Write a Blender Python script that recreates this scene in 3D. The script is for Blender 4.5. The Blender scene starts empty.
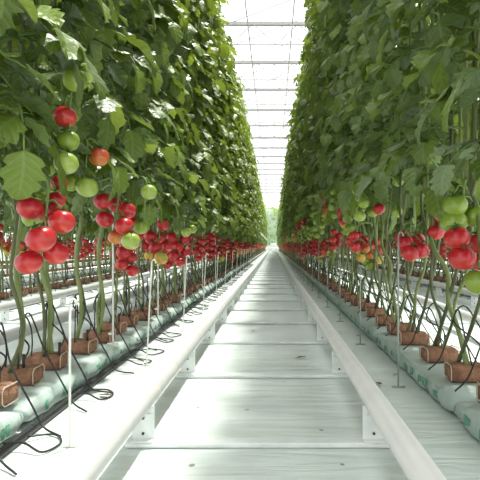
import bpy, math, random
import numpy as np
from mathutils import Vector, Matrix

PI = math.pi
SC = bpy.context.scene
COL = SC.collection
random.seed(7)
RS = np.random.RandomState(11)
H = 0.47                      # eye height over the floor film
END = 45.0                    # length of the rows

# ------------------------------------------------------------------ materials
def mat(name):
    m = bpy.data.materials.new(name); m.use_nodes = True
    nt = m.node_tree
    return m, nt, nt.nodes, nt.links, nt.nodes['Principled BSDF']

def N(nt, t, **kw):
    n = nt.nodes.new(t)
    for k, v in kw.items():
        setattr(n, k, v)
    return n

def ramp(nt, fac, stops):
    r = N(nt, 'ShaderNodeValToRGB')
    el = r.color_ramp.elements
    while len(el) < len(stops): el.new(0.5)
    for e, (p, c) in zip(el, stops):
        e.position = p; e.color = tuple(c) + (1,) if len(c) == 3 else c
    nt.links.new(fac, r.inputs[0])
    return r.outputs[0]

def simple(name, c, rough=.5, metal=0.0, noise=None, bump=0.0, spec=.5, bscale=40):
    m, nt, nd, ln, b = mat(name)
    b.inputs['Roughness'].default_value = rough
    b.inputs['Metallic'].default_value = metal
    b.inputs['Specular IOR Level'].default_value = spec
    b.inputs['Base Color'].default_value = tuple(c) + (1,)
    tc = N(nt, 'ShaderNodeTexCoord')
    if noise:
        sc, c2 = noise
        n = N(nt, 'ShaderNodeTexNoise'); n.inputs['Scale'].default_value = sc; n.inputs['Detail'].default_value = 5
        ln.new(tc.outputs['Object'], n.inputs['Vector'])
        o = ramp(nt, n.outputs['Fac'], [(.35, c), (.65, c2)])
        ln.new(o, b.inputs['Base Color'])
    if bump:
        n = N(nt, 'ShaderNodeTexNoise'); n.inputs['Scale'].default_value = bscale; n.inputs['Detail'].default_value = 4
        ln.new(tc.outputs['Object'], n.inputs['Vector'])
        bp = N(nt, 'ShaderNodeBump'); bp.inputs['Strength'].default_value = bump; bp.inputs['Distance'].default_value = .01
        ln.new(n.outputs['Fac'], bp.inputs['Height']); ln.new(bp.outputs[0], b.inputs['Normal'])
    return m

def leaf_material():
    m, nt, nd, ln, b = mat('tomato_leaf')
    at = N(nt, 'ShaderNodeAttribute'); at.attribute_name = 'leafuv'
    sp = N(nt, 'ShaderNodeSeparateXYZ'); ln.new(at.outputs['Vector'], sp.inputs[0])
    def M(op, a, bb=None, c=None):
        n = N(nt, 'ShaderNodeMath', operation=op)
        for i, v in enumerate((a, bb, c)):
            if v is None: continue
            if isinstance(v, (int, float)): n.inputs[i].default_value = v
            else: ln.new(v, n.inputs[i])
        return n.outputs[0]
    au = M('ABSOLUTE', sp.outputs['X'])
    mid = M('LESS_THAN', au, .09)
    s = M('SUBTRACT', sp.outputs['Y'], M('MULTIPLY', au, .22))
    fr = M('FRACT', M('MULTIPLY', s, 6.5))
    d = M('ABSOLUTE', M('SUBTRACT', fr, .5))
    sv = M('LESS_THAN', d, .07)
    vein = M('MAXIMUM', mid, sv)
    hgt = M('MULTIPLY', d, -1.0)
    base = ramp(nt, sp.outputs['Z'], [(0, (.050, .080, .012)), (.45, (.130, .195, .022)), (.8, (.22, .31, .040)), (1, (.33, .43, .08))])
    tc = N(nt, 'ShaderNodeTexCoord')
    n = N(nt, 'ShaderNodeTexNoise'); n.inputs['Scale'].default_value = 60; ln.new(tc.outputs['Object'], n.inputs['Vector'])
    mx = N(nt, 'ShaderNodeMix', data_type='RGBA'); mx.inputs['Factor'].default_value = 0
    ln.new(M('MULTIPLY', n.outputs['Fac'], .35), mx.inputs['Factor'])
    ln.new(base, mx.inputs[6]); mx.inputs[7].default_value = (.10, .17, .05, 1)
    mv = N(nt, 'ShaderNodeMix', data_type='RGBA')
    ln.new(M('MULTIPLY', vein, .35), mv.inputs['Factor'])
    ln.new(mx.outputs[2], mv.inputs[6]); mv.inputs[7].default_value = (.22, .33, .14, 1)
    # the underside of a tomato leaf is paler than its upper side
    ge = N(nt, 'ShaderNodeNewGeometry')
    mu = N(nt, 'ShaderNodeMix', data_type='RGBA')
    ln.new(M('MULTIPLY', ge.outputs['Backfacing'], .45), mu.inputs['Factor'])
    ln.new(mv.outputs[2], mu.inputs[6]); mu.inputs[7].default_value = (.17, .24, .13, 1)
    ln.new(mu.outputs[2], b.inputs['Base Color'])
    b.inputs['Roughness'].default_value = .42
    b.inputs['Specular IOR Level'].default_value = .5
    bp = N(nt, 'ShaderNodeBump'); bp.inputs['Strength'].default_value = .5; bp.inputs['Distance'].default_value = .004
    ln.new(M('ADD', hgt, M('MULTIPLY', n.outputs['Fac'], .8)), bp.inputs['Height'])
    ln.new(bp.outputs[0], b.inputs['Normal'])
    tr = N(nt, 'ShaderNodeBsdfTranslucent')
    tcx = N(nt, 'ShaderNodeMix', data_type='RGBA', blend_type='MULTIPLY'); tcx.inputs['Factor'].default_value = 1
    ln.new(mv.outputs[2], tcx.inputs[6]); tcx.inputs[7].default_value = (1.9, 1.7, .7, 1)
    ln.new(tcx.outputs[2], tr.inputs['Color'])
    ms = N(nt, 'ShaderNodeMixShader'); ms.inputs[0].default_value = .22
    ln.new(b.outputs[0], ms.inputs[1]); ln.new(tr.outputs[0], ms.inputs[2])
    ln.new(ms.outputs[0], nd['Material Output'].inputs['Surface'])
    return m

def film_material(name, base=(.80, .82, .80), dirt=True):
    m, nt, nd, ln, b = mat(name)
    tc = N(nt, 'ShaderNodeTexCoord')
    # long wrinkles across the film
    mp = N(nt, 'ShaderNodeMapping'); mp.inputs['Scale'].default_value = (1.3, 9, 4)
    ln.new(tc.outputs['Object'], mp.inputs[0])
    n1 = N(nt, 'ShaderNodeTexNoise'); n1.inputs['Scale'].default_value = 2.4; n1.inputs['Detail'].default_value = 5; n1.inputs['Distortion'].default_value = .6
    ln.new(mp.outputs[0], n1.inputs['Vector'])
    bp = N(nt, 'ShaderNodeBump'); bp.inputs['Strength'].default_value = .65; bp.inputs['Distance'].default_value = .016
    ln.new(n1.outputs['Fac'], bp.inputs['Height']); ln.new(bp.outputs[0], b.inputs['Normal'])
    n2 = N(nt, 'ShaderNodeTexNoise'); n2.inputs['Scale'].default_value = 3; n2.inputs['Detail'].default_value = 6
    ln.new(tc.outputs['Object'], n2.inputs['Vector'])
    c = ramp(nt, n2.outputs['Fac'], [(.3, tuple(x * .78 for x in base)), (.62, base)])
    if dirt:
        v = N(nt, 'ShaderNodeTexVoronoi'); v.inputs['Scale'].default_value = 9
        ln.new(tc.outputs['Object'], v.inputs['Vector'])
        n3 = N(nt, 'ShaderNodeTexNoise'); n3.inputs['Scale'].default_value = 14
        ln.new(tc.outputs['Object'], n3.inputs['Vector'])
        ad = N(nt, 'ShaderNodeMath', operation='MULTIPLY'); ln.new(v.outputs['Distance'], ad.inputs[0]); ln.new(n3.outputs['Fac'], ad.inputs[1])
        k = ramp(nt, ad.outputs[0], [(.02, (.8, .8, .8)), (.032, (0, 0, 0))])
        mx = N(nt, 'ShaderNodeMix', data_type='RGBA')
        ln.new(k, mx.inputs['Factor']); ln.new(c, mx.inputs[6]); mx.inputs[7].default_value = (.13, .10, .06, 1)
        c = mx.outputs[2]
    ln.new(c, b.inputs['Base Color'])
    b.inputs['Roughness'].default_value = .38
    return m

def skin(name, c1, c2, top=None):
    """tomato skin: two hues blended from stalk end to blossom end"""
    m, nt, nd, ln, b = mat(name)
    tc = N(nt, 'ShaderNodeTexCoord')
    sp = N(nt, 'ShaderNodeSeparateXYZ'); ln.new(tc.outputs['Object'], sp.inputs[0])
    mr = N(nt, 'ShaderNodeMapRange'); mr.inputs[1].default_value = -.036; mr.inputs[2].default_value = .036
    ln.new(sp.outputs['Z'], mr.inputs[0])
    n = N(nt, 'ShaderNodeTexNoise'); n.inputs['Scale'].default_value = 18; ln.new(tc.outputs['Object'], n.inputs['Vector'])
    ad = N(nt, 'ShaderNodeMath', operation='MULTIPLY_ADD'); ln.new(n.outputs['Fac'], ad.inputs[0]); ad.inputs[1].default_value = .6
    ln.new(mr.outputs[0], ad.inputs[2])
    c = ramp(nt, ad.outputs[0], [(.35, c2), (1.0, c1)])
    ln.new(c, b.inputs['Base Color'])
    b.inputs['Roughness'].default_value = .3
    b.inputs['Coat Weight'].default_value = .15
    b.inputs['Subsurface Weight'].default_value = .12
    b.inputs['Subsurface Radius'].default_value = (.02, .006, .003)
    b.inputs['Subsurface Scale'].default_value = .3
    return m

def glass_material():
    m, nt, nd, ln, b = mat('greenhouse_glass')
    g = N(nt, 'ShaderNodeBsdfGlossy'); g.inputs['Roughness'].default_value = .08
    t = N(nt, 'ShaderNodeBsdfTransparent'); t.inputs[0].default_value = (.95, .98, .97, 1)
    ms = N(nt, 'ShaderNodeMixShader'); ms.inputs[0].default_value = .06
    ln.new(t.outputs[0], ms.inputs[1]); ln.new(g.outputs[0], ms.inputs[2])
    ln.new(ms.outputs[0], nd['Material Output'].inputs['Surface'])
    return m

MT = {
    'leaf': leaf_material(),
    'stem': simple('vine_stem', (.13, .18, .055), .55, noise=(9, (.22, .25, .09)), bump=.3),
    'stem_dark': simple('vine_stem_old', (.06, .075, .03), .6, noise=(9, (.12, .13, .05)), bump=.3),
    'stalk': simple('truss_stalk', (.16, .26, .06), .5),
    'calyx': simple('calyx', (.07, .16, .03), .55),
    'block': simple('rooting_block', (.17, .080, .045), .9, noise=(38, (.30, .155, .09)), bump=.6, bscale=160),
    'wrap': simple('block_wrap', (.48, .38, .30), .5),
    'film': film_material('floor_film', (.66, .725, .695)),
    'slab': film_material('slab_sleeve', (.45, .545, .505), dirt=False),
    'print': simple('green_print', (.10, .33, .20), .5),
    'rail': simple('painted_pipe', (.60, .60, .575), .2, noise=(14, (.56, .56, .53))),
    'sleeve': simple('pipe_joint', (.50, .48, .42), .4),
    'support': simple('galvanised_white', (.72, .76, .74), .45, noise=(25, (.62, .66, .64))),
    'bolt': simple('dark_bolt', (.02, .02, .02), .4),
    'hose': simple('black_hose', (.012, .012, .013), .45),
    'rod': simple('rod_zinc', (.33, .36, .34), .45, metal=.3),
    'rodw': simple('rod_white', (.70, .71, .66), .5),
    'steel': simple('roof_steel', (.46, .43, .46), .5),
    'glass': glass_material(),
    'concrete': simple('concrete', (.62, .63, .60), .85, noise=(6, (.50, .51, .49)), bump=.2),
    'pipegrey': simple('header_pipe', (.55, .58, .56), .4),
    'dry': simple('dry_leaf', (.16, .09, .04), .8, noise=(60, (.07, .04, .02))),
    'hedge': simple('hedge_green', (.34, .44, .32), .7, noise=(3, (.46, .55, .42))),
    'yellow': simple('yellow_card', (.8, .62, .05), .5),
    't_red': skin('tomato_red', (.44, .010, .020), (.58, .055, .035)),
    't_crimson': skin('tomato_crimson', (.40, .006, .016), (.52, .03, .03)),
    't_orange': skin('tomato_turning', (.50, .05, .02), (.60, .26, .05)),
    't_yellow': skin('tomato_breaking', (.38, .36, .06), (.62, .30, .05)),
    't_green': skin('tomato_green', (.17, .26, .025), (.32, .42, .06)),
    't_pale': skin('tomato_pale_green', (.25, .36, .05), (.40, .50, .12)),
}

# ------------------------------------------------------------------ mesh builder
class MB:
    def __init__(s):
        s.v, s.f, s.m, s.a, s.n = [], [], [], [], 0
        s.mats = []
    def mi(s, m):
        if m not in s.mats: s.mats.append(m)
        return s.mats.index(m)
    def add(s, v, f, m, a=None):
        v = np.asarray(v, float)
        i = s.mi(m)
        s.f += [tuple(int(k) + s.n for k in q) for q in f] if not isinstance(f, np.ndarray) else (f + s.n).tolist()
        s.m += [i] * len(f)
        s.v.append(v)
        s.a.append(np.zeros((len(v), 3)) if a is None else a)
        s.n += len(v)
    def box(s, c, d, m, rot=None, bev=0.0):
        x, y, z = (k / 2 for k in d)
        if bev > 0:
            pts = []
            for sz, ring in ((-1, 0), (-1, 1), (1, 1), (1, 0)):
                k = 0 if ring else bev
                zz = sz * (z - (bev if ring else 0))
                xx, yy = x - k, y - k
                b = bev
                for (px, py) in ((xx - b, -yy), (xx, -yy + b), (xx, yy - b), (xx - b, yy), (-xx + b, yy), (-xx, yy - b), (-xx, -yy + b), (-xx + b, -yy)):
                    pts.append((px, py, zz))
            v = np.array(pts)
            f = [tuple(range(7, -1, -1)), tuple(range(24, 32))]
            for r in range(3):
                for i in range(8):
                    j = (i + 1) % 8
                    f.append((r * 8 + i, r * 8 + j, r * 8 + 8 + j, r * 8 + 8 + i))
        else:
            v = np.array([(a, b, e) for a in (-x, x) for b in (-y, y) for e in (-z, z)])
            f = [(0, 1, 3, 2), (4, 6, 7, 5), (0, 4, 5, 1), (2, 3, 7, 6), (0, 2, 6, 4), (1, 5, 7, 3)]
        if rot is not None: v = v @ np.array(rot.to_3x3()).T
        s.add(v + np.array(c), f, m)
    def tube(s, pts, r, m, k=8, cap=True):
        P = np.asarray(pts, float); n = len(P)
        R = np.full(n, r, float) if np.isscalar(r) else np.asarray(r, float)
        T = np.gradient(P, axis=0); T /= np.maximum(np.linalg.norm(T, axis=1, keepdims=True), 1e-9)
        up = np.array((0., 0, 1)) if abs(T[0][2]) < .9 else np.array((1., 0, 0))
        A = np.cross(T[0], up); A /= np.linalg.norm(A)
        vs = []
        for i in range(n):
            A = A - T[i] * np.dot(A, T[i]); A /= max(np.linalg.norm(A), 1e-9)
            B = np.cross(T[i], A)
            for j in range(k):
                t = 2 * PI * j / k
                vs.append(P[i] + R[i] * (math.cos(t) * A + math.sin(t) * B))
        f = [(i * k + j, i * k + (j + 1) % k, (i + 1) * k + (j + 1) % k, (i + 1) * k + j) for i in range(n - 1) for j in range(k)]
        if cap: f += [tuple(range(k - 1, -1, -1)), tuple(range((n - 1) * k, n * k))]
        s.add(vs, f, m)
    def mesh(s, name, smooth=True):
        me = bpy.data.meshes.new(name)
        V = np.concatenate(s.v) if s.v else np.zeros((0, 3))
        me.from_pydata(V, [], s.f)
        for k in s.mats: me.materials.append(MT[k])
        me.polygons.foreach_set('material_index', s.m)
        if smooth is True: me.polygons.foreach_set('use_smooth', [True] * len(s.f))
        if 'leaf' in s.mats:
            at = me.attributes.new('leafuv', 'FLOAT_VECTOR', 'POINT')
            at.data.foreach_set('vector', np.concatenate(s.a).astype(np.float32).ravel())
        me.update()
        return me
    def obj(s, name, parent=None, loc=(0, 0, 0), smooth=True):
        return link(name, s.mesh(name, smooth), parent, loc)

def link(name, data, parent=None, loc=(0, 0, 0)):
    o = bpy.data.objects.new(name, data); COL.objects.link(o); o.location = loc
    if parent is not None: o.parent = parent
    return o

def tag(o, label, cat, group=None):
    o['label'] = label; o['category'] = cat; o['kind'] = 'thing'
    if group: o['group'] = group
    return o

def thing(name, label, cat, loc=(0, 0, 0), group=None):
    return tag(link(name, None, None, loc), label, cat, group)

def struct(o):
    o['kind'] = 'structure'; return o

def copy_tree(root, loc=None, rotz=None):
    r = root.copy(); COL.objects.link(r)
    if loc is not None: r.location = loc
    if rotz is not None: r.rotation_euler = (0, 0, rotz)
    for ch in list(root.children):
        c = ch.copy(); COL.objects.link(c); c.parent = r
        for g in list(ch.children):
            d = g.copy(); COL.objects.link(d); d.parent = c
    return r

ORD = 'first second third fourth fifth sixth seventh eighth ninth tenth eleventh twelfth thirteenth fourteenth fifteenth sixteenth'.split()

def spline(pts, n):
    """smooth curve (Catmull-Rom) through pts, n points per span"""
    P = [np.array(p, float) for p in pts]
    P = [2 * P[0] - P[1]] + P + [2 * P[-1] - P[-2]]
    out = []
    for i in range(1, len(P) - 2):
        for k in range(n):
            t = k / n
            a, b, c, d = P[i - 1], P[i], P[i + 1], P[i + 2]
            out.append(.5 * ((2 * b) + (-a + c) * t + (2 * a - 5 * b + 4 * c - d) * t * t + (-a + 3 * b - 3 * c + d) * t ** 3))
    out.append(P[-2])
    return np.array(out)

# ------------------------------------------------------------------ tomato leaf
def leaflet_template(seed, hi=True):
    rs = np.random.RandomState(seed)
    if hi:
        vs_ = [0, .05, .13, .20, .27, .36, .44, .52, .60, .68, .76, .84, .92, 1.0]
        ws_ = [.0, .17, .31, .36, .28, .36, .38, .28, .33, .29, .20, .18, .08, 0.0]
        fw = [0, 0, .00, .05, .03, .02, .07, .03, .03, .07, .03, .06, .04, 0]
        cols = (-1, -.5, 0, .5, 1)
    else:
        vs_ = [0, .22, .5, .78, 1.0]
        ws_ = [0, .33, .37, .22, 0]
        fw = [0, .02, .04, .04, 0]
        cols = (-1, 0, 1)
    V, A = [], []
    bend = rs.uniform(.15, .95); cup = rs.uniform(-.1, .35); ph = rs.uniform(0, 6)
    for v, w, q in zip(vs_, ws_, fw):
        ang = bend * v
        yy = math.sin(ang) / bend if bend > .01 else v
        zz = -(1 - math.cos(ang)) / bend
        for u in cols:
            wj = w * (1 + (rs.uniform(-.16, .16) if abs(u) == 1 else 0))
            x = u * wj
            z = zz + cup * abs(x) + .035 * math.sin(9 * v + ph + (2 if u < 0 else 0)) * abs(u)
            if hi and abs(u) == .5: z += .03
            V.append((x, yy + q * abs(u), z)); A.append((u, v, 0))
    k = len(cols); n = len(vs_)
    F = np.array([(i * k + j, i * k + j + 1, (i + 1) * k + j + 1, (i + 1) * k + j) for i in range(n - 1) for j in range(k - 1)])
    return np.array(V), F, np.array(A, float)

HI = [leaflet_template(k) for k in range(8)]
LO = [leaflet_template(k, False) for k in range(6)]

def place_leaflet(mb, p, d, nrm, L, tint, rs, lod):
    T = (HI if lod else LO)[rs.randint(8 if lod else 6)]
    d = d / np.linalg.norm(d)
    x = np.cross(d, nrm); x /= max(np.linalg.norm(x), 1e-6)
    z = np.cross(x, d)
    V = T[0] * L
    W = V[:, :1] * x + V[:, 1:2] * d + V[:, 2:3] * z + p
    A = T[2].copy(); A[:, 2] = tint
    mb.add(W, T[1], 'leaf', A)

def compound_leaf(mb, base, az, length, rs, lod=True, up=.35, drop=1.0, tint=.5, big=1.0):
    """one pinnate leaf: arching rachis, three pairs of leaflets and a terminal one"""
    h = np.array((math.cos(az), math.sin(az), 0.))
    p = np.array(base, float); el = up
    P = [p.copy()]; D = []
    n = 8
    for i in range(n):
        d = h * math.cos(el) + np.array((0, 0, 1.)) * math.sin(el)
        p = p + d * length / n; P.append(p.copy()); D.append(d)
        el -= drop * 1.45 / n * (1 + i / n)
    D.append(D[-1])
    mb.tube(np.array(P), np.linspace(.0045, .0018, n + 1), 'stalk', 5 if lod else 3, cap=False)
    side = np.cross(h, (0, 0, 1.))
    for t, L in ((.34, .085), (.55, .115), (.77, .125)):
        i = t * n; a = int(i); q = P[a] + (P[a + 1] - P[a]) * (i - a); d = D[a]
        for s in (-1, 1):
            dd = side * s * rs.uniform(.75, 1.0) + d * rs.uniform(.35, .8) + np.array((0, 0, -rs.uniform(-.3, .35)))
            nn = np.array((0, 0, 1.)) * .9 + np.array((math.copysign(1, h[0]), 0, 0)) * rs.uniform(.1, .9) + rs.uniform(-.5, .5, 3)
            LL = L * big * rs.uniform(.55, 1.0)
            place_leaflet(mb, q + side * s * .008, dd, nn, LL, np.clip(tint + rs.uniform(-.4, .32), 0, 1), rs, lod)
        if lod and t < .7:
            q2 = q + d * .03
            s = rs.choice((-1, 1))
            place_leaflet(mb, q2, side * s + d * .4 + np.array((0, 0, -.3)), np.array((0, 0, 1.)) + h * .4, .045, np.clip(tint + .1, 0, 1), rs, lod)
    d = D[-1]
    nn = h * .9 + np.array((0, 0, .5)) + rs.uniform(-.3, .3, 3)
    place_leaflet(mb, P[-1], d + np.array((0, 0, -.15)), nn, .12 * big * rs.uniform(.75, 1.15), np.clip(tint + rs.uniform(-.1, .2), 0, 1), rs, lod)

def foliage(seed, z0=.56, z1=3.05, count=54, lod=True, path=None):
    rs = np.random.RandomState(seed)
    mb = MB()
    g = rs.uniform(0, 6)
    for k in range(count):
        f = k / (count - 1)
        z = z0 + (z1 - z0) * f + rs.uniform(-.03, .03)
        g += 2.4 + rs.uniform(-.5, .5)
        length = rs.uniform(.30, .42) * (1 if f < .9 else .7)
        cx = abs(math.cos(g))
        # rows are kept to a narrow wall: leaves that point into the aisle are shorter and droop sooner
        length *= 1 - (.46 if rs.rand() < .8 else .2) * cx
        base = (0.0, 0.0, z + .10)
        if path is not None:
            base = tuple(path(z)) 
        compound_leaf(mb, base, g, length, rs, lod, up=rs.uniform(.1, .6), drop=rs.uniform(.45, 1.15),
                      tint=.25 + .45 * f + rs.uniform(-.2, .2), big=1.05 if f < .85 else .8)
    if lod:   # the growing tip over the wire
        for k in range(5):
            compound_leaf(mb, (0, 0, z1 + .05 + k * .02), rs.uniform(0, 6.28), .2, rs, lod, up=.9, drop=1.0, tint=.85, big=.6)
    return mb

# ------------------------------------------------------------------ tomatoes
def tomato_arrays(seed, r=.036, nu=20, nv=12):
    rs = np.random.RandomState(seed)
    k = rs.randint(5, 8); ph = rs.uniform(0, 6)
    V = []
    for i in range(1, nv):
        t = PI * i / nv
        for j in range(nu):
            a = 2 * PI * j / nu
            rr = r * (1 + .018 * math.cos(k * a + ph) * math.sin(t)) * math.sin(t)
            z = .91 * r * math.cos(t)
            if t < .6: z -= .11 * r * (1 - t / .6)
            V.append((rr * math.cos(a), rr * math.sin(a), z))
    V.append((0, 0, .91 * r - .16 * r)); V.append((0, 0, -.905 * r))
    F = []
    for i in range(nv - 2):
        for j in range(nu):
            F.append((i * nu + j, (i + 1) * nu + j, (i + 1) * nu + (j + 1) % nu, i * nu + (j + 1) % nu))
    a, b = len(V) - 2, len(V) - 1
    for j in range(nu):
        F.append((a, j, (j + 1) % nu)); F.append((b, (nv - 2) * nu + (j + 1) % nu, (nv - 2) * nu + j))
    return np.array(V), F

def tomato_mesh(name, skinm, seed, r=.036, lo=False):
    mb = MB()
    V, F = tomato_arrays(seed, r, 10 if lo else 22, 7 if lo else 14)
    mb.add(V, F, skinm)
    if not lo:
        rs = np.random.RandomState(seed)
        for s in range(5):   # star of sepals round the stalk
            a = s * 2 * PI / 5 + rs.uniform(-.2, .2)
            e = np.array((math.cos(a), math.sin(a), 0)); q = np.array((-e[1], e[0], 0))
            L = r * rs.uniform(.75, 1.0)
            pts = []
            for t, w in ((0, .10), (.35, .15), (.7, .08), (1, .0)):
                z = .80 * r + .16 * r * math.sin(t * PI) - .04 * r * t + .12 * r * t * t
                for u in (-1, 1): pts.append(e * L * t + q * u * w * r + np.array((0, 0, z + .004)))
            mb.add(np.array(pts), [(0, 1, 3, 2), (2, 3, 5, 4), (4, 5, 7, 6)], 'calyx')
        mb.tube([(0, 0, .76 * r), (.001, 0, .9 * r), (.004, 0, 1.25 * r)], [.003, .0022, .0026], 'calyx', 6)
    return mb.mesh(name)

SK = ['t_red', 't_crimson', 't_orange', 't_yellow', 't_green', 't_pale']
TOM = {s: [tomato_mesh('tomato', s, i * 7 + j) for j in range(3)] for i, s in enumerate(SK)}
TOM_LO = {s: tomato_arrays(3, .036, 10, 7) for s in SK}

def spread_fruit(n, rs, size):
    """hang n fruit round a drooping stalk without overlap"""
    P = []
    for k in range(n):
        s = (-1) ** k
        P.append(np.array((s * .030 * rs.uniform(.7, 1.2), rs.uniform(-.03, .03), -.045 - .030 * k)))
    for it in range(150):
        for i in range(n):
            for j in range(i):
                d = P[i] - P[j]; d[2] *= 1.12; L = np.linalg.norm(d)
                want = (size[i] + size[j]) * .036 * 1.02
                if L < want:
                    q = d / max(L, 1e-5) * (want - L) * .5
                    P[i] += q; P[j] -= q
        for i in range(n): P[i][:2] *= .995
    return P

def truss_template(seed, kind):
    """a stalk mesh and the fruit that hangs on it: (stalk mesh, [(skin, variant, pos, scale, rot)], merged mesh)"""
    rs = np.random.RandomState(seed)
    n = rs.randint(5, 8)
    if kind == 'ripe': pool = ['t_red', 't_crimson', 't_red', 't_crimson', 't_red', 't_red', 't_red']
    elif kind == 'turning': pool = ['t_red', 't_red', 't_crimson', 't_orange', 't_yellow', 't_green', 't_pale']
    else: pool = ['t_green', 't_pale', 't_green', 't_green', 't_pale', 't_green', 't_green']
    size = [rs.uniform(.84, 1.04) * (.86 if kind == 'green' else 1) for _ in range(n)]
    P = spread_fruit(n, rs, size)
    mb = MB()
    main = spline([(-.0, 0, .06), (.0, 0, .03), (0, 0, -.03), (0, 0, -.03 - .03 * n)], 5)
    mb.tube(main, np.linspace(.0038, .002, len(main)), 'stalk', 6)
    fr = []
    for k in range(n):
        s = size[k]
        tip = P[k] + np.array((0, 0, .038 * s))
        root = np.array((0, 0, max(-.03 - .028 * n, P[k][2] + .045)))
        mid = (root + tip) / 2 + np.array((0, 0, .012))
        mb.tube(spline([root, mid, tip], 4), .0021, 'stalk', 5)
        fr.append((pool[k % len(pool)], rs.randint(3), P[k], s, rs.uniform(0, 6)))
    stalk = mb.mesh('fruit_truss')
    mm = MB(); mm.tube(main, .003, 'stalk', 4)
    for (sk, _, p, s, _r) in fr:
        V, F = TOM_LO[sk]; mm.add(V * s + p, F, sk)
    return stalk, fr, mm.mesh('fruit_truss'), mm

TR = {k: [truss_template(100 * i + j, k) for j in range(5)] for i, k in enumerate(('ripe', 'turning', 'green'))}

def add_truss(plant, kind, idx, loc, rotz, full, scale=1.0):
    stalk, fr, merged, _ = TR[kind][idx % 5]
    if not full:
        t = link('fruit_truss', merged, plant, loc); t.rotation_euler = (0, 0, rotz); t.scale = (scale,) * 3
        return t
    t = link('fruit_truss', stalk, plant, loc); t.rotation_euler = (0, 0, rotz); t.scale = (scale,) * 3
    for (sk, v, p, s, r) in fr:
        o = link('tomato', TOM[sk][v], t, tuple(p)); o.scale = (s,) * 3; o.rotation_euler = (0, 0, r)
    return t

def custom_truss(plant, root, fruits):
    """a truss whose fruit have their own places; root and fruit in the plant's frame: (skin, (x,y,z), size)"""
    mb = MB()
    root = np.array(root, float)
    low = min(f[1][2] for f in fruits)
    cx = np.mean([f[1][0] for f in fruits]); cy = np.mean([f[1][1] for f in fruits])
    knee = np.array((cx, cy, max(f[1][2] for f in fruits) + .05))
    main = spline([root, (root + knee) / 2 + np.array((0, 0, .02)), knee, (cx, cy, (knee[2] + low) / 2), (cx, cy, low + .03)], 6) - root
    mb.tube(main, np.linspace(.0045, .0022, len(main)), 'stalk', 6)
    for i, (sk, p, s) in enumerate(fruits):
        p = np.array(p)
        tip = p + np.array((0, 0, .038 * s)); rt = np.array((cx, cy, min(knee[2], p[2] + .05)))
        mb.tube(spline([rt, (rt + tip) / 2 + np.array((0, 0, .012)), tip], 4) - root, .0023, 'stalk', 5)
    t = link('fruit_truss', mb.mesh('fruit_truss'), plant, tuple(root))
    for i, (sk, p, s) in enumerate(fruits):
        o = link('tomato', TOM[sk][i % 3], t, tuple(np.array(p) - root)); o.scale = (s,) * 3
        o.rotation_euler = (random.uniform(-.4, .4), random.uniform(-.4, .4), random.uniform(0, 6))
    return t

# ------------------------------------------------------------------ plant templates
def block_mesh():
    mb = MB()
    mb.box((0, 0, .0245), (.112, .074, .049), 'block', bev=.009)
    for sx in (-1, 1):     # pale rim of the wrapper round both open ends
        k = [(sx * .0555, a, b) for a, b in ((-.028, .001), (.028, .001), (.037, .010), (.037, .039), (.028, .049), (-.028, .049), (-.037, .039), (-.037, .010), (-.028, .001))]
        mb.tube(k, .0017, 'wrap', 5)
    return mb.mesh('rooting_block')
BLOCK = block_mesh()

def stem_mesh(seed, lean, amp=.02, thick=1.0):
    """one bare vine from block to wire; lean = shift along the row over the first 0.6 m"""
    rs = np.random.RandomState(seed)
    pts = [(rs.uniform(-.02, .02), rs.uniform(-.02, .02), .04)]
    top = np.array((0, lean, 0))
    for z in (.14, .22, .31, .40, .50, .62):
        f = (z - .06) / .56
        pts.append((rs.uniform(-amp, amp), lean * f + rs.uniform(-amp, amp) * .8, z))
    for z in (.9, 1.3, 1.7, 2.1, 2.5, 2.8, 3.05):
        pts.append((rs.uniform(-.012, .012), lean + rs.uniform(-.012, .012), z))
    P = spline(pts, 4)
    n = len(P)
    R = np.interp(P[:, 2], (0, .15, .7, 3.05), (.0085, .0072, .0066, .004)) * (1.25 if seed % 3 == 0 else .9) * thick
    # leaf-scar knuckles along the bare part
    R = R * (1 + .16 * (np.abs(((P[:, 2] * 9) % 1) - .5) < .14))
    mb = MB(); mb.tube(P, R, 'stem_dark' if seed % 3 == 1 else 'stem', 8)
    return mb.mesh('stem')

FOL = [foliage(40 + i).mesh('foliage') for i in range(9)]
STEM_L = [stem_mesh(200 + i, l, .018, .8) for i, l in enumerate((.0, .02, -.03, .05, -.05, .03))]
STEM_R = [stem_mesh(300 + i, l, .017, .84) for i, l in enumerate((.42, -.36, .56, -.52, .20, -.26))]
MB_LO = [foliage(70 + i, count=24, lod=False) for i in range(3)]

SLAB = .07
def plant(x, y, side, k, label, group, nfol=1, trusses=(), full=True, second=True, mid=False):
    p = thing('tomato_plant', label, 'tomato plant', (x, y, SLAB), group)
    rs = random.Random(int(1000 * abs(x)) + k * 17)
    b = link('rooting_block', BLOCK, p)
    b.rotation_euler = (0, 0, rs.uniform(-.12, .12) + (PI if rs.random() < .5 else 0))
    stems = STEM_L if side < 0 else STEM_R
    i = rs.randrange(6)
    s = link('stem', stems[i], p)
    if second:
        s2 = link('stem', stems[(i + 1) % 6], p, (rs.uniform(-.02, .02), rs.choice((-.03, .03)), 0))
        if side > 0 or k % 2 == 0:
            link('stem', stems[(i + 3) % 6], p, (rs.uniform(-.03, .03), rs.uniform(-.04, .04), 0))
    f = link('foliage', FOL[rs.randrange(9)], p)
    f.rotation_euler = (0, 0, (PI if rs.random() < .5 else 0) + rs.uniform(-.25, .25))
    f.scale = (1, 1, rs.uniform(.97, 1.04))
    for (kind, loc, rz, sc) in trusses:
        add_truss(p, kind, rs.randrange(5), loc, rz, full, sc)
    return p

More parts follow.
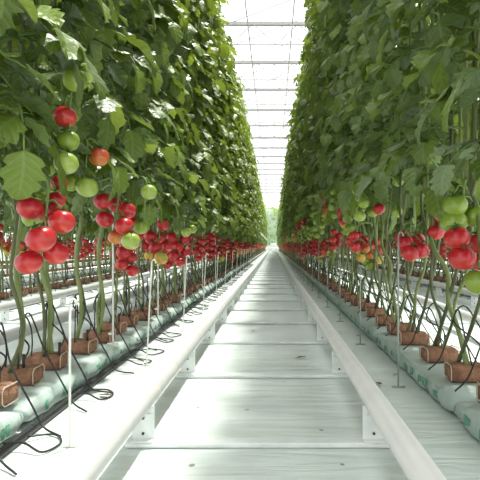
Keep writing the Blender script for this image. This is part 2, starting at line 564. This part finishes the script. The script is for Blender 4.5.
def truss_set(side, k, rs, ripe_z=.42):
    """ripe truss low, turning one above, green ones in the lower leaves; they hang on the aisle side and along the row"""
    out = []
    s = -side      # towards the walkway
    if rs.random() < (.85 if side < 0 else .6):
        out.append((rs.choice(('ripe', 'ripe', 'ripe', 'turning')), (s * rs.uniform(-.05, .09), rs.uniform(-.06, .06), ripe_z + rs.uniform(-.02, .16)), rs.uniform(0, 6), rs.uniform(.8, .98)))
    if rs.random() < .5:
        out.append((rs.choice(('ripe', 'turning')), (s * rs.uniform(.0, .12), rs.uniform(-.08, .08), rs.uniform(.38, .50)), rs.uniform(0, 6), rs.uniform(.75, .95)))
    if rs.random() < (.4 if side < 0 else .95):
        out.append((rs.choice(('turning', 'green', 'green', 'green')), (s * (rs.uniform(.05, .14) if side < 0 else rs.uniform(.12, .19)), rs.uniform(-.08, .08), .66 + rs.uniform(0, .16)), rs.uniform(0, 6), rs.uniform(.8, 1.0)))
    return out

# ------------------------------------------------------------------ rows
XL, XR, PITCH = -.73, .585, 1.315
GL, GR = 'tomato plants of the row left of the walkway', 'tomato plants of the row right of the walkway'

def px(x, X):  # distance along the aisle at which something at side offset X meets that bearing
    return 480 * X / (x - 273)

LEFT_Y = [.42, .66, .85, 1.03, 1.22, 1.40, 1.57, 1.80, 2.0]
while LEFT_Y[-1] < 16.8: LEFT_Y.append(LEFT_Y[-1] + .2)
RIGHT_Y = [.50, .74, .98, 1.20, 1.43, 1.67, 1.96, 2.18, 2.43, 2.72]
while RIGHT_Y[-1] < 17.8: RIGHT_Y.append(RIGHT_Y[-1] + .25)

LEFT_CUSTOM = {}
RIGHT_CUSTOM = {}
def W(x, y, Y):   # a world point on a bearing at distance Y
    return ((x - 273) * Y / 480, Y, H - (y - 246) * Y / 480)

LEFT_CUSTOM[1.22] = [
    [('t_crimson', 30, 208, 1.33, .98), ('t_red', 41, 239, 1.29, 1.08), ('t_red', 62, 222, 1.37, 1.02), ('t_red', 29, 262, 1.33, 1.02),
     ('t_red', 56, 253, 1.37, 1.0), ('t_crimson', 47, 213, 1.42, .9), ('t_crimson', 56, 200, 1.45, .8)],
    [('t_red', 65, 117, 1.45, .95), ('t_green', 68, 141, 1.45, .95), ('t_pale', 66, 163, 1.43, 1.0), ('t_green', 75, 80, 1.40, 1.0), ('t_pale', 86, 73, 1.46, .9), ('t_crimson', 59, 183, 1.47, .72)],
]
LEFT_CUSTOM[1.57] = [
    [('t_orange', 99, 157, 1.62, .95), ('t_pale', 87, 187, 1.58, 1.0), ('t_green', 72, 183, 1.60, .85)],
]
LEFT_CUSTOM[2.0] = [
    [('t_crimson', 103, 201, 1.85, .98), ('t_crimson', 105, 219, 1.87, .98), ('t_crimson', 127, 211, 1.9, 1.0), ('t_red', 124, 226, 1.84, 1.0),
     ('t_orange', 116, 237, 1.9, .85), ('t_pale', 131, 241, 1.83, 1.0), ('t_crimson', 115, 205, 1.98, .85)],
    [('t_pale', 149, 192, 2.0, .95), ('t_green', 141, 227, 1.98, .9)],
]
RIGHT_CUSTOM[1.43] = [
    [('t_green', 455, 205, 1.33, .95), ('t_green', 454, 222, 1.34, 1.02), ('t_red', 457, 238, 1.31, .98), ('t_red', 462, 258, 1.30, 1.02), ('t_green', 474, 216, 1.36, .9), ('t_red', 479, 243, 1.37, .85)],
    [('t_green', 478, 282, 1.30, 1.0), ('t_red', 481, 262, 1.38, .8)],
]
RIGHT_CUSTOM[1.67] = [
    [('t_crimson', 441, 216, 1.70, .85), ('t_crimson', 436, 232, 1.72, .85), ('t_red', 444, 226, 1.80, .8)],
]
RIGHT_CUSTOM[1.96] = [
    [('t_crimson', 405, 243, 1.78, .9), ('t_red', 410, 253, 1.76, .95), ('t_crimson', 420, 250, 1.78, .95), ('t_red', 402, 237, 1.86, .8), ('t_crimson', 417, 240, 1.86, .85)],
]

RIGHT_CUSTOM[2.43] = [
    [('t_green', 384, 176, 2.35, .9), ('t_pale', 373, 168, 2.40, .85), ('t_green', 392, 162, 2.38, .85), ('t_green', 377, 186, 2.42, .8), ('t_pale', 398, 181, 2.36, .8)],
    [('t_red', 379, 209, 2.40, .85), ('t_green', 373, 212, 2.46, .8), ('t_pale', 397, 212, 2.34, .8)],
]
RIGHT_CUSTOM[2.72] = [
    [('t_green', 350, 205, 2.85, .9), ('t_pale', 362, 200, 2.8, .95), ('t_green', 348, 218, 2.85, .9), ('t_pale', 356, 215, 2.78, .85), ('t_green', 350, 228, 2.86, .85), ('t_crimson', 342, 212, 2.95, .8), ('t_crimson', 343, 221, 2.97, .8)],
    [('t_crimson', 354, 236, 2.72, .85), ('t_red', 355, 247, 2.70, .9), ('t_red', 350, 241, 2.78, .8), ('t_orange', 366, 249, 2.72, .7), ('t_yellow', 361, 258, 2.7, .75)],
]
LEFT_CUSTOM[2.6] = [
    [('t_crimson', 150, 236, 2.62, 1.0), ('t_crimson', 155, 248, 2.60, 1.0), ('t_crimson', 163, 225, 2.65, .95), ('t_red', 160, 238, 2.7, .9), ('t_yellow', 161, 258, 2.58, 1.05), ('t_red', 167, 246, 2.72, .95)],
]
LEFT_CUSTOM[3.0] = [
    [('t_crimson', 171, 238, 3.0, 1.0), ('t_red', 178, 247, 3.02, 1.0), ('t_crimson', 183, 240, 3.06, .95), ('t_red', 174, 256, 3.0, 1.0), ('t_crimson', 185, 252, 3.05, .95), ('t_red', 180, 262, 3.0, .9)],
    [('t_pale', 186, 232, 2.96, .9), ('t_green', 192, 229, 3.0, .85)],
]
def build_row(ys, X, side, custom, group, words_near, word_far):
    for k, y in enumerate(ys):
        rs = random.Random(k * 31 + int(side * 5) + 9)
        vis = k - 4
        if k < 4: label = 'tomato plant at the near end of the %s, mostly cut off' % words_near
        elif vis < 12: label = '%s tomato plant from the camera in the %s' % (ORD[vis], words_near)
        elif y < 8: label = 'tomato plant in the crowded middle of the %s' % words_near
        else: label = 'tomato plant %s of the %s' % (word_far, words_near)
        key = next((c for c in custom if abs(c - y) < .02), None)
        near_special = y < 2.1
        ts = [] if near_special or key is not None else truss_set(side, k, rs)
        if near_special and key is None and y > 1.0 and side < 0:
            ts = [t for t in truss_set(side, k, rs)[1:] if t[0] == 'green']
        p = plant(X + rs.uniform(-.012, .012), y, side, k, label, group, trusses=ts, full=y < 8.5, second=True)
        if key is not None:
            for fr in custom[key]:
                loc = p.location
                q = .88 if (side < 0 and y < 1.3) else (.93 if (side < 0 and y < 2.1) or (side > 0 and y > 2.2) else 1)
                F = [(sk, tuple(np.array(W(a, b, Y * q)) - np.array(loc)), s * q) for (sk, a, b, Y, s) in fr]
                top = max(q[1][2] for q in F)
                custom_truss(p, (0, 0, top + .06), F)
build_row(LEFT_Y, XL, -1, LEFT_CUSTOM, GL, 'row left of the walkway', 'at the far end')
build_row(RIGHT_Y, XR, 1, RIGHT_CUSTOM, GR, 'row right of the walkway', 'at the far end')

side_rows = [(XL - PITCH, -1, 3.4, 40, 'second row on the left'), (XR + PITCH, 1, 4.0, 36, 'second row on the right'),
             (XL - 2 * PITCH, -1, 5.6, 24, 'third row on the left'), (XR + 2 * PITCH, 1, 6.6, 20, 'third row on the right')]
stuff_rows = [(XL, LEFT_Y[-1] + .2, .2), (XR, RIGHT_Y[-1] + .25, .25)]
for X, side, y0, n, w in side_rows:
    for k in range(n):
        rs = random.Random(int(X * 100) + k)
        y = y0 + k * .22
        plant(X + rs.uniform(-.02, .02), y, side, k, 'tomato plant of the %s, glimpsed between the front stems' % w,
              'tomato plants of the ' + w, trusses=truss_set(side, k, rs)[:1], full=False, second=True)
    stuff_rows.append((X, y0 + n * .22, .24))
for k in range(3, 5):
    stuff_rows.append((XL - k * PITCH, 7.5, .3)); stuff_rows.append((XR + k * PITCH, 7.5, .3))

def far_plants():
    mb = MB()
    lows = []
    for m in MB_LO:
        lows.append([(np.concatenate(m.v), np.array([f for f in m.f if len(f) == 4]), np.array([q for q, f in zip(m.m, m.f) if len(f) == 4]), np.concatenate(m.a), list(m.mats))])
    rs = np.random.RandomState(5)
    cnt = 0
    for X, y0, dy in stuff_rows:
        y = y0
        main = abs(X) < 1
        lim = END if main else min(END, 26)
        while y < lim:
            V, F, MI, A, mats = lows[rs.randint(3)][0]
            s = rs.choice((-1, 1)); sy = rs.choice((-1, 1))
            V2 = V * np.array((s, s, rs.uniform(.97, 1.04))) + np.array((X, y, SLAB))
            li = mats.index('leaf')
            mask = MI == li
            mb.add(V2, F[mask], 'leaf', A)
            ln_ = rs.uniform(-.15, .15) if X > 0 else rs.uniform(-.04, .04)
            for q in range(2):
                mb.tube([(X, y, SLAB + .06), (X + rs.uniform(-.02, .02), y + ln_ * (1 - 2 * q) * .6, .4), (X, y + ln_ * (1 - 2 * q), .8), (X, y, 2.9)], .0075, 'stem', 4, cap=False)
            mb.box((X, y, SLAB + .036), (.112, .096, .072), 'block')
            if rs.rand() < .35:
                y += dy; cnt += 1
                continue
            mm = TR[('ripe', 'ripe', 'turning')[rs.randint(3)]][rs.randint(5)][3]
            VV = np.concatenate(mm.v) + np.array((X - math.copysign(.07, X), y + rs.uniform(-.05, .05), SLAB + .48 + rs.uniform(0, .1)))
            base = mb.n
            mb.v.append(VV); mb.a.append(np.zeros((len(VV), 3))); mb.n += len(VV)
            for f, q in zip(mm.f, mm.m):
                mb.f.append(tuple(i + base for i in f)); mb.m.append(mb.mi(mm.mats[q]))
            y += dy; cnt += 1
    o = mb.obj('tomato_plants')
    tag(o, 'distant tomato plants merging into the ends of all the rows', 'tomato plants')
    o['kind'] = 'stuff'
far_plants()

# ------------------------------------------------------------------ substrate slabs
def slab_mesh(seed, L=.985, w=.205, h=SLAB):
    rs = np.random.RandomState(seed)
    mb = MB()
    nu, nv = 16, 40
    V = []
    prof = []
    for i in range(nu):
        a = 2 * PI * i / nu
        c, s = math.cos(a), math.sin(a)
        prof.append((math.copysign(abs(c) ** .45, c) * w / 2, math.copysign(abs(s) ** .45, s) * h / 2))
    for j in range(nv + 1):
        t = j / nv
        y = (t - .5) * L
        e = min(1, min(t, 1 - t) * 14 + .25) ** .5
        for i, (x, z) in enumerate(prof):
            wr = 1 + .035 * math.sin(51 * t + i * 1.3 + seed) + .02 * math.sin(23 * t + seed) + rs.uniform(-.025, .025)
            V.append((x * wr * (.97 + .03 * e), y, h / 2 + z * e * (1 + rs.uniform(-.03, .03) * (z > 0)) if z < 0 else h / 2 + z * e * (1 + rs.uniform(-.05, .02))))
    V = np.array(V); V[:, 2] = np.maximum(V[:, 2], .001); V[:, 2] = np.minimum(V[:, 2], h)
    F = [(j * nu + i, (j + 1) * nu + i, (j + 1) * nu + (i + 1) % nu, j * nu + (i + 1) % nu) for j in range(nv) for i in range(nu)]
    F += [tuple(range(nu)), tuple(range((nv + 1) * nu - 1, nv * nu - 1, -1))]
    mb.add(V, F, 'slab')
    # printed marks down both long sides, each a small raised patch of ink film
    pm = mb
    for sx in (-1, 1):
        yy = -L / 2 + .10
        while yy < L / 2 - .08:
            k = rs.randint(1, 3)
            for q in range(k):
                pm.box((sx * (w / 2 + .0035), yy + q * .022, h * .50 + rs.uniform(-.006, .006)), (.0016, .014, rs.uniform(.016, .028)), 'print', bev=.0007)
            yy += rs.uniform(.05, .12)
        yy = -L / 2 + .06
    yy = -L / 2 + .1
    return mb.mesh('plastic_sleeve')
SLABS = [slab_mesh(i) for i in range(4)]

def slab_row(X, y0, n, row, visible_from):
    grp = 'growing slabs under the ' + row
    for k in range(n):
        y = y0 + k
        v = k - visible_from
        if 0 <= v < 5: lab = '%s white growing slab from the camera under the %s' % (ORD[v], row)
        elif v < 0: lab = 'white growing slab, cut off, under near end of the %s' % row
        else: lab = 'white plastic growing slab farther off under the %s' % row
        me = SLABS[(k * 3 + int(abs(X) * 10)) % 4]
        t = thing('growing_slab', lab, 'growing slab', (X, y + .5, 0), grp)
        link('plastic_sleeve', me, t)
slab_row(XL, .22, 45, 'row left of the walkway', 1)
slab_row(XR, .30, 45, 'row right of the walkway', 1)
for X, side, y0, n, w in side_rows:
    slab_row(X, y0 - .3, 12, w, 0)

# ------------------------------------------------------------------ pipe rails, their supports
RZ, RR = H - .366, .0255
def rail(x, y0, y1, label, group, joints, cat='pipe rail'):
    t = thing('pipe_rail', label, cat, (x, 0, RZ), group)
    mb = MB(); mb.tube([(0, y0, 0), (0, (y0 + y1) / 2, 0), (0, y1, 0)], RR, 'rail', 32); mb.obj('pipe', t)
    for j in joints:
        mb = MB(); mb.tube([(0, j - .010, 0), (0, j - .006, 0), (0, j + .006, 0), (0, j + .010, 0)], [RR * .98, RR * 1.045, RR * 1.045, RR * .98], 'sleeve', 32); mb.obj('joint_sleeve', t)
        mb = MB()
    return t
RXL, RXR = -.309, .241
rail(RXL, .2, END, 'white pipe rail along the left edge of the middle walkway', 'pipe rails of the middle walkway', [1.20, 1.42, 7.2, 13.2])
rail(RXR, .2, END, 'white pipe rail along the right edge of the middle walkway', 'pipe rails of the middle walkway', [7.0, 13.0])
for s, w in ((-1, 'left'), (1, 'right')):
    for k in (1, 2):
        a, b = RXL + s * k * PITCH, RXR + s * k * PITCH
        near, far = (b, a) if s < 0 else (a, b)
        oo = 'first' if k == 1 else 'second'
        rail(near, 1.5, END, 'pipe rail nearer the camera in the %s neighbouring aisle on the %s' % (oo, w), 'pipe rails of the neighbouring aisles', [5.5])
        rail(far, 1.5, END, 'pipe rail farther from the camera in the %s neighbouring aisle on the %s' % (oo, w), 'pipe rails of the neighbouring aisles', [5.9])

def support_tpl():
    t = thing('rail_support', 'x', 'rail support', (0, 0, 0))
    mb = MB(); mb.box((0, 0, .007), (RXR - RXL + .07, .038, .012), 'support', bev=.003); mb.obj('base_bar', t, smooth=False)
    for x in (RXL + .004, RXR - .004):
        cx = x - (RXL + RXR) / 2
        mb = MB()
        zt = RZ - RR * .35
        mb.box((cx, 0, zt / 2 + .006), (.052, .004, zt - .012), 'support', bev=.0015)
        mb.box((cx, .016, zt / 2 + .004), (.004, .030, zt - .03), 'support')
        mb.box((cx, -.008, .0155), (.052, .022, .004), 'support', bev=.001)
        mb.box((cx, .012, RZ - RR - .004), (.036, .034, .006), 'support', bev=.002)
        u = mb.obj('upright', t, smooth=False)
        for z in (.030, .066):
            b = MB(); b.tube([(cx, -.0015, z), (cx, -.006, z)], .0032, 'bolt', 10); b.obj('bolt', u, smooth=False)
    return t
ST = support_tpl()
CX = (RXL + RXR) / 2
y = .54; k = 0
first = True
sup = []
while y < END - .5:
    o = ST if first else copy_tree(ST)
    first = False
    o.location = (CX, y, 0)
    v = k - 1
    if v < 0: l = 'rail support just short of the picture, under both walkway rails'
    elif v < 8: l = '%s support with white base bar under the middle rails, from the camera' % ORD[v]
    elif y < 20: l = 'rail support in the middle distance under the middle walkway rails'
    else: l = 'tiny rail support at the far end of the middle walkway'
    tag(o, l, 'rail support', 'rail supports of the middle walkway')
    y += .59; k += 1
for s, w in ((-1, 'left'), (1, 'right')):
    for k in range(14):
        o = copy_tree(ST); o.location = (CX + s * PITCH, 2.9 + k * .8, 0)
        tag(o, 'rail support of the neighbouring aisle on the %s, seen between the stems' % w, 'rail support', 'rail supports of the neighbouring aisles')

# ------------------------------------------------------------------ irrigation
def hose(x, y0, y1, label, r=.010):
    n = 90
    P = [(x + .004 * math.sin(i * 1.7) + .004 * math.sin(i * .6), y0 + (y1 - y0) * i / n, r) for i in range(n + 1)]
    mb = MB(); mb.tube(P, r, 'hose', 10); o = mb.obj('drip_hose')
    tag(o, label, 'irrigation hose', 'black irrigation hoses')
hose(XL + .122, .3, END, 'black irrigation hose lying along the foot of the slabs left of the walkway', .011)
hose(XR + .125, .4, END, 'black irrigation hose behind the slabs right of the walkway', .008)
hose(XL - PITCH + .122, 3, 20, 'black irrigation hose along the second row of slabs on the left', .010)

def drip_mesh(seed, s, loose=False):
    """thin black tube from the hose at the slab foot up over the slab to a peg in the block; s = direction of the aisle"""
    rs = np.random.RandomState(seed)
    u = rs.uniform
    mb = MB()
    if loose:
        pts = [(s * .115, 0, .018), (s * .16, u(-.02, .02), .02), (s * .21, u(-.05, .0), .006), (s * u(.22, .25), u(.02, .05), .005),
               (s * .19, u(.06, .09), .006), (s * .14, u(.03, .07), .012)]
    else:
        a = u(-.12, -.05)
        end = (s * u(.01, .04), u(-.03, .03), .138)
        a = u(-.03, .02)
        pts = [(s * u(.19, .25), a - u(.0, .05), .005), (s * .155, a - .01, .016), (s * .122, a, .064), (s * u(.06, .07), a + .01, u(.155, .18)),
               (s * .0, u(.02, .06), u(.24, .30)), (s * -.03, u(.04, .09), u(.20, .25)), (end[0], end[1] + .03, .175), end]
    mb.tube(spline(pts, 6), .0026, 'hose', 6)
    if not loose:      # the spare length stands up behind the block as a hoop
        q = u(.08, .14)
        mb.tube(spline([(s * .0, -.02, .115), (s * -.01, .01, .2), (s * -.02, q * .5, u(.24, .30)), (s * -.03, q, .2), (s * -.05, q + .03, .11), (s * -.09, q + .02, .075)], 6), .0024, 'hose', 6)
    tube = mb.mesh('tube')
    pg = None
    if not loose:
        pb = MB(); pb.tube([(end[0], end[1], .108), (end[0], end[1], .14), (end[0], end[1], .158)], [.003, .0045, .0045], 'hose', 6)
        pg = pb.mesh('peg')
    return tube, pg
DR = {s: [drip_mesh(i + 50, s) for i in range(7)] for s in (-1, 1)}
DRL = {s: [drip_mesh(i + 80, s, True) for i in range(4)] for s in (-1, 1)}
def drips(ys, X, s, row, k0, nuniq, loops=True):
    for k, y in enumerate(ys):
        rs = random.Random(k * 7 + int(X * 10))
        v = k - k0
        if v < 0: l = 'thin black drip tube, cut off, at near end of the %s' % row
        elif v < nuniq: l = '%s thin black drip tube from the camera in the %s' % (ORD[v], row)
        else: l = 'thin black drip tube farther along the %s' % row
        t = thing('drip_tube', l, 'drip tube', (X, y + rs.uniform(-.02, .02), 0), 'drip tubes of the ' + row)
        a, b = DR[s][rs.randrange(7)]
        link('tube', a, t); link('peg', b, t)
        if loops and rs.random() < .75:
            o = link('drip_tube', DRL[s][rs.randrange(4)][0], None, (X, y + .1 + rs.uniform(-.04, .04), 0))
            tag(o, 'loose loop of thin black tube on the film beside the ' + row, 'drip tube', 'loose tube loops of the ' + row)
drips([y for y in LEFT_Y if 1.0 < y < 12], XL, 1, 'row left of the walkway', 1, 8)
drips([y for y in RIGHT_Y if 1.1 < y < 7], XR, 1, 'row right of the walkway', 1, 6, False)
drips([3.4 + .22 * k for k in range(26)], XL - PITCH, 1, 'second row on the left', 0, 0)
drips([4.0 + .22 * k for k in range(16)], XR + PITCH, -1, 'second row on the right', 0, 0, False)

# ------------------------------------------------------------------ rods with feet
def rod(x, y, z0, h, m, label, group, lean=(0, 0), hook=False, r=.0028):
    mb = MB()
    P = [(0, 0, .006)] + [(lean[0] * t, lean[1] * t, .006 + h * t) for t in (.33, .66, 1)]
    t = thing('support_rod', label, 'support rod', (x, y, z0), group)
    mb.tube(P, r, m, 8)
    top = P[-1]
    mb.tube(spline([top, (top[0] + .006, top[1], top[2] + .010), (top[0] + .014, top[1], top[2] + .006), (top[0] + .016, top[1], top[2] - .004)], 4), r * .9, m, 6)
    mb.obj('rod', t)
    f = MB()
    if hook:
        f.tube(spline([(-.016, .004, .010), (-.012, 0, .004), (0, 0, .003), (.012, 0, .004), (.02, .004, .010), (.03, .004, .009)], 4), r * .9, m, 6)
    else:
        f.tube([(-.022, 0, .004), (.022, 0, .004)], r * 1.1, m, 6)
        f.tube([(-.018, 0, .045), (.002, 0, .045)], r * 1.1, m, 6)
    f.obj('foot', t)
    return t
k = 0
yy = 1.59
while yy < 14:
    l = ('%s thin grey rod from the camera, standing between right rail and slabs' % ORD[k]) if k < 5 else 'thin grey rod farther along between the right rail and slabs'
    rod(.415, yy, 0, .50 if k % 2 == 0 else .36, 'rod', l, 'grey rods beside the right rail'); yy += .69; k += 1
k = 0
yy = 1.12
while yy < 14:
    l = ('%s thin pale rod from the camera, standing between left rail and slabs' % ORD[k]) if k < 5 else 'thin pale rod farther along between the left rail and slabs'
    rod(-.474 if k == 0 else -.495, yy, 0, .33 if k == 0 else .40, 'rodw', l, 'pale rods beside the left rail', lean=(0 if k == 0 else .02, 0), hook=True, r=.0030); yy += .76; k += 1
for k, yy in enumerate((1.94, 2.7, 3.5, 4.4, 5.4)):
    rod(-.647, yy, SLAB, .76 if k == 0 else .6, 'rodw', '%s tall pale rod from the camera, standing on the left slabs' % ORD[k], 'tall pale rods on the left slabs', r=.0040)

# ------------------------------------------------------------------ litter on the film
def dry_leaf(x, y, L, rz, label):
    mb = MB()
    V, F, A = HI[2]
    V = V * L * np.array((.6, 1, .5)); V[:, 2] -= V[:, 2].min() - .002
    mb.add(V, F, 'dry')
    o = mb.obj('dry_leaf', None, (x, y, .003)); o.rotation_euler = (0, 0, rz)
    tag(o, label, 'dry leaf', 'dry leaf scraps')
dry_leaf(.30, 1.25, .05, 1.5, 'dark dry leaf scrap on the film just right of the right rail')
dry_leaf(.275, 1.12, .03, .4, 'small dry scrap tucked against the outer side of the right rail')
dry_leaf(-.01, 1.115, .03, 1.4, 'dark scrap lying by the nearest base bar on the walkway')
dry_leaf(.135, 2.0, .045, 1.7, 'brown scrap on the walkway between second and third base bars')
dry_leaf(.36, 1.60, .04, .2, 'small brown scrap near the foot of the nearest grey rod')
dry_leaf(.33, 2.0, .035, 1.2, 'brown crumb of leaf on the film beyond the nearest grey rod')
dry_leaf(-.50, 1.48, .05, 1.1, 'brown scrap on the bright film left of the left rail')
dry_leaf(-.10, 2.6, .035, .6, 'tiny dry scrap in the middle of the walkway')

# ------------------------------------------------------------------ shell
def grid_floor():
    mb = MB()
    mb.box((-1.15, 23.5, -.05), (17.0, 50, .10), 'film'); 
    o = mb.obj('floor', smooth=False); struct(o)
grid_floor()
mb = MB(); mb.box((-1.15, END + 1.6, .008), (16.6, 2.2, .016), 'concrete'); struct(mb.obj('trim_1', smooth=False))
WX = 7.6; EY = END + 3.0
def glazed_wall(name, a, b, z1, step):
    """low concrete upstand with white bars and panes between a and b"""
    a, b = np.array(a, float), np.array(b, float); L = np.linalg.norm(b - a); d = (b - a) / L
    ang = math.atan2(d[1], d[0]); R = Matrix.Rotation(ang, 4, 'Z')
    mid = (a + b) / 2
    w = MB(); w.box((mid[0], mid[1], .25), (L, .14, .5), 'concrete', R)
    o = struct(w.obj(name, smooth=False))
    n = int(L / step)
    fr = MB()
    for i in range(n + 1):
        p = a + d * L * i / n
        fr.box((p[0], p[1], (z1 + .5) / 2), (.05, .06, z1 - .5), 'steel', R)
    for z in (.52, 1.9, 3.4, z1):
        fr.box((mid[0], mid[1], z), (L, .05, .05), 'steel', R)
    f = fr.obj('window_frame', o, smooth=False)
    g = MB(); g.box((mid[0], mid[1], (z1 + .5) / 2), (L, .006, z1 - .5), 'glass', R); g.obj('pane', o, smooth=False)
glazed_wall('wall_back', (-9.55, EY), (7.25, EY), 5.2, 1.28)
glazed_wall('wall_left', (-9.55, -1), (-9.55, EY), 5.2, 1.6)
glazed_wall('wall_right', (7.25, -1), (7.25, EY), 5.2, 1.6)

# roof: glazed gables that run with the rows
def roof():
    g = MB(); b = MB()
    z0, zr = 5.32, 6.12
    span = 4.2
    x = -9.55
    while x < 7.2:
        for (xa, za, xb, zb) in ((x, z0, x + span / 2, zr), (x + span / 2, zr, x + span, z0)):
            g.add([(xa, -1, za), (xb, -1, zb), (xb, EY, zb), (xa, EY, za)], [(0, 1, 2, 3)], 'glass')
            yy = 0.3
            while yy < EY:
                b.tube([(xa, yy, za - .02), (xb, yy, zb - .02)], .012, 'steel', 4); yy += 1.14
        b.box((x, EY / 2 - .5, z0 - .06), (.12, EY + 1, .08), 'steel')
        b.box((x + span / 2, EY / 2 - .5, zr), (.05, EY + 1, .06), 'steel')
        x += span
    b.box((7.25, EY / 2 - .5, z0 - .06), (.12, EY + 1, .08), 'steel')
    o = struct(g.obj('ceiling', smooth=False)); b.obj('glazing_bars', o, smooth=False)
roof()
def truss_tpl():
    t = thing('roof_truss', 'x', 'roof truss')
    zt, zb = H + 5.0, H + 4.53
    mb = MB(); mb.box((-1.15, 0, zt - .0), (16.7, .07, .075), 'steel'); mb.obj('top_chord', t, smooth=False)
    mb = MB(); mb.box((-1.15, 0, zb), (16.7, .02, .02), 'steel'); mb.obj('bottom_chord', t, smooth=False)
    mb = MB()
    x = -.45 - 8 * 1.02
    while x < 6.1:
        mb.tube([(x, 0, zt), (x + .51, 0, zb)], .011, 'steel', 6); mb.tube([(x + .51, 0, zb), (x + 1.02, 0, zt)], .011, 'steel', 6)
        mb.tube([(x, 0, zt), (x, 0, zb)], .008, 'steel', 6)
        x += 1.02
    mb.obj('web', t, smooth=False)
    return t
tt = truss_tpl()
for k in range(16):
    o = tt if k == 0 else copy_tree(tt)
    o.location = (0, 10.8 + 2.28 * k - 0.0, -.0)
    if k < 6: l = '%s steel roof truss from the top of the picture, across the white roof' % ORD[k]
    else: l = 'distant steel roof truss deep in the roof gap'
    tag(o, l, 'roof truss', 'steel roof trusses across the aisle')
for x, w in ((-.56, 'left'), (.43, 'right')):
    mb = MB(); mb.tube([(x, 0, H + 4.93), (x, 20, H + 4.93), (x, EY, H + 4.93)], .014, 'steel', 8)
    tag(mb.obj('roof_pipe'), 'thin steel pipe running lengthwise under the roof, the %s of two' % w, 'pipe', 'lengthwise pipes under the roof')

# head of the walkway
mb = MB()
mb.tube([(-1.15, 0, .30), (0, 0, .30), (1.15, 0, .30)], .06, 'pipegrey', 16)
t = thing('header_pipe', 'pale grey heating header pipe across the far end of the walkway', 'pipe', (0, END + .5, 0))
mb.obj('pipe', t)
for x in (-1.0, 1.0):
    b = MB(); b.box((x, 0, .13), (.06, .08, .26), 'pipegrey'); b.obj('leg', t, smooth=False)
t = thing('harvest_trolley', 'small grey trolley standing on the path at the far end of the walkway', 'trolley', (.05, END + 1.5, .016))
b = MB(); b.box((0, 0, .42), (.62, .5, .05), 'rail', bev=.01); b.obj('deck', t, smooth=False)
b = MB(); b.box((0, 0, .58), (.55, .42, .26), 'support', bev=.02); b.obj('crate', t, smooth=False)
b = MB(); b.tube(spline([(-.27, .24, .42), (-.27, .26, .95), (0, .26, .98), (.27, .26, .95), (.27, .24, .42)], 5), .015, 'pipegrey', 8); b.obj('handle', t)
for x in (-.26, .26):
    for yv in (-.2, .2):
        b = MB(); b.tube([(x, yv, .40), (x, yv, .14)], .016, 'pipegrey', 8); b.obj('leg', t)
        b = MB(); b.tube([(x - .02, yv, .08), (x + .02, yv, .08)], .08, 'bolt', 18); b.obj('wheel', t)

# ground and hedge outside the end wall
mb = MB(); mb.box((0, EY + 15, -.06), (60, 29.8, .06), 'hedge'); struct(mb.obj('ground', smooth=False))
def hedge():
    mb = MB(); rs = np.random.RandomState(3)
    for k in range(2600):
        p = np.array((rs.uniform(-9, 9), EY + 6 + rs.uniform(-.8, .8), rs.uniform(.1, 4.9)))
        place_leaflet(mb, p, rs.uniform(-1, 1, 3), np.array((rs.uniform(-.6, .6), -1, rs.uniform(-.2, .8))), .45, 1, rs, False)
    mb.box((0, EY + 6, 2.3), (18, .8, 4.6), 'hedge', bev=.2)
    tag(mb.obj('hedge'), 'pale green hedge outside the glass end wall', 'hedge')
hedge()

# ------------------------------------------------------------------ light
w = bpy.data.worlds.new('World'); SC.world = w; w.use_nodes = True
bg = w.node_tree.nodes['Background']; bg.inputs[0].default_value = (.985, .99, .975, 1); bg.inputs[1].default_value = 2.1
sl = bpy.data.lights.new('sun', 'SUN'); sl.energy = 9.0; sl.angle = math.radians(3); sl.color = (1, .97, .90)
so = bpy.data.objects.new('sun', sl); COL.objects.link(so); so.location = (2, 20, 20)
so.rotation_euler = Vector((-.18, -.30, -1)).to_track_quat('-Z', 'Y').to_euler()

# ------------------------------------------------------------------ camera
cd = bpy.data.cameras.new('camera'); cam = bpy.data.objects.new('camera', cd); COL.objects.link(cam)
cam.location = (0, 0, H); cam.rotation_euler = (PI / 2, 0, 0)
cd.sensor_width = 36; cd.lens = 36; cd.shift_x = -33 / 480; cd.shift_y = 6 / 480; cd.clip_start = .05; cd.clip_end = 300
SC.camera = cam
SC.view_settings.view_transform = 'Standard'; SC.view_settings.look = 'None'
SC.view_settings.gamma = 1; SC.view_settings.use_curve_mapping = False
SC.view_settings.exposure = -0.08
SC.cycles.max_bounces = 10; SC.cycles.transparent_max_bounces = 16; SC.cycles.transmission_bounces = 6
SC.cycles.use_denoising = True
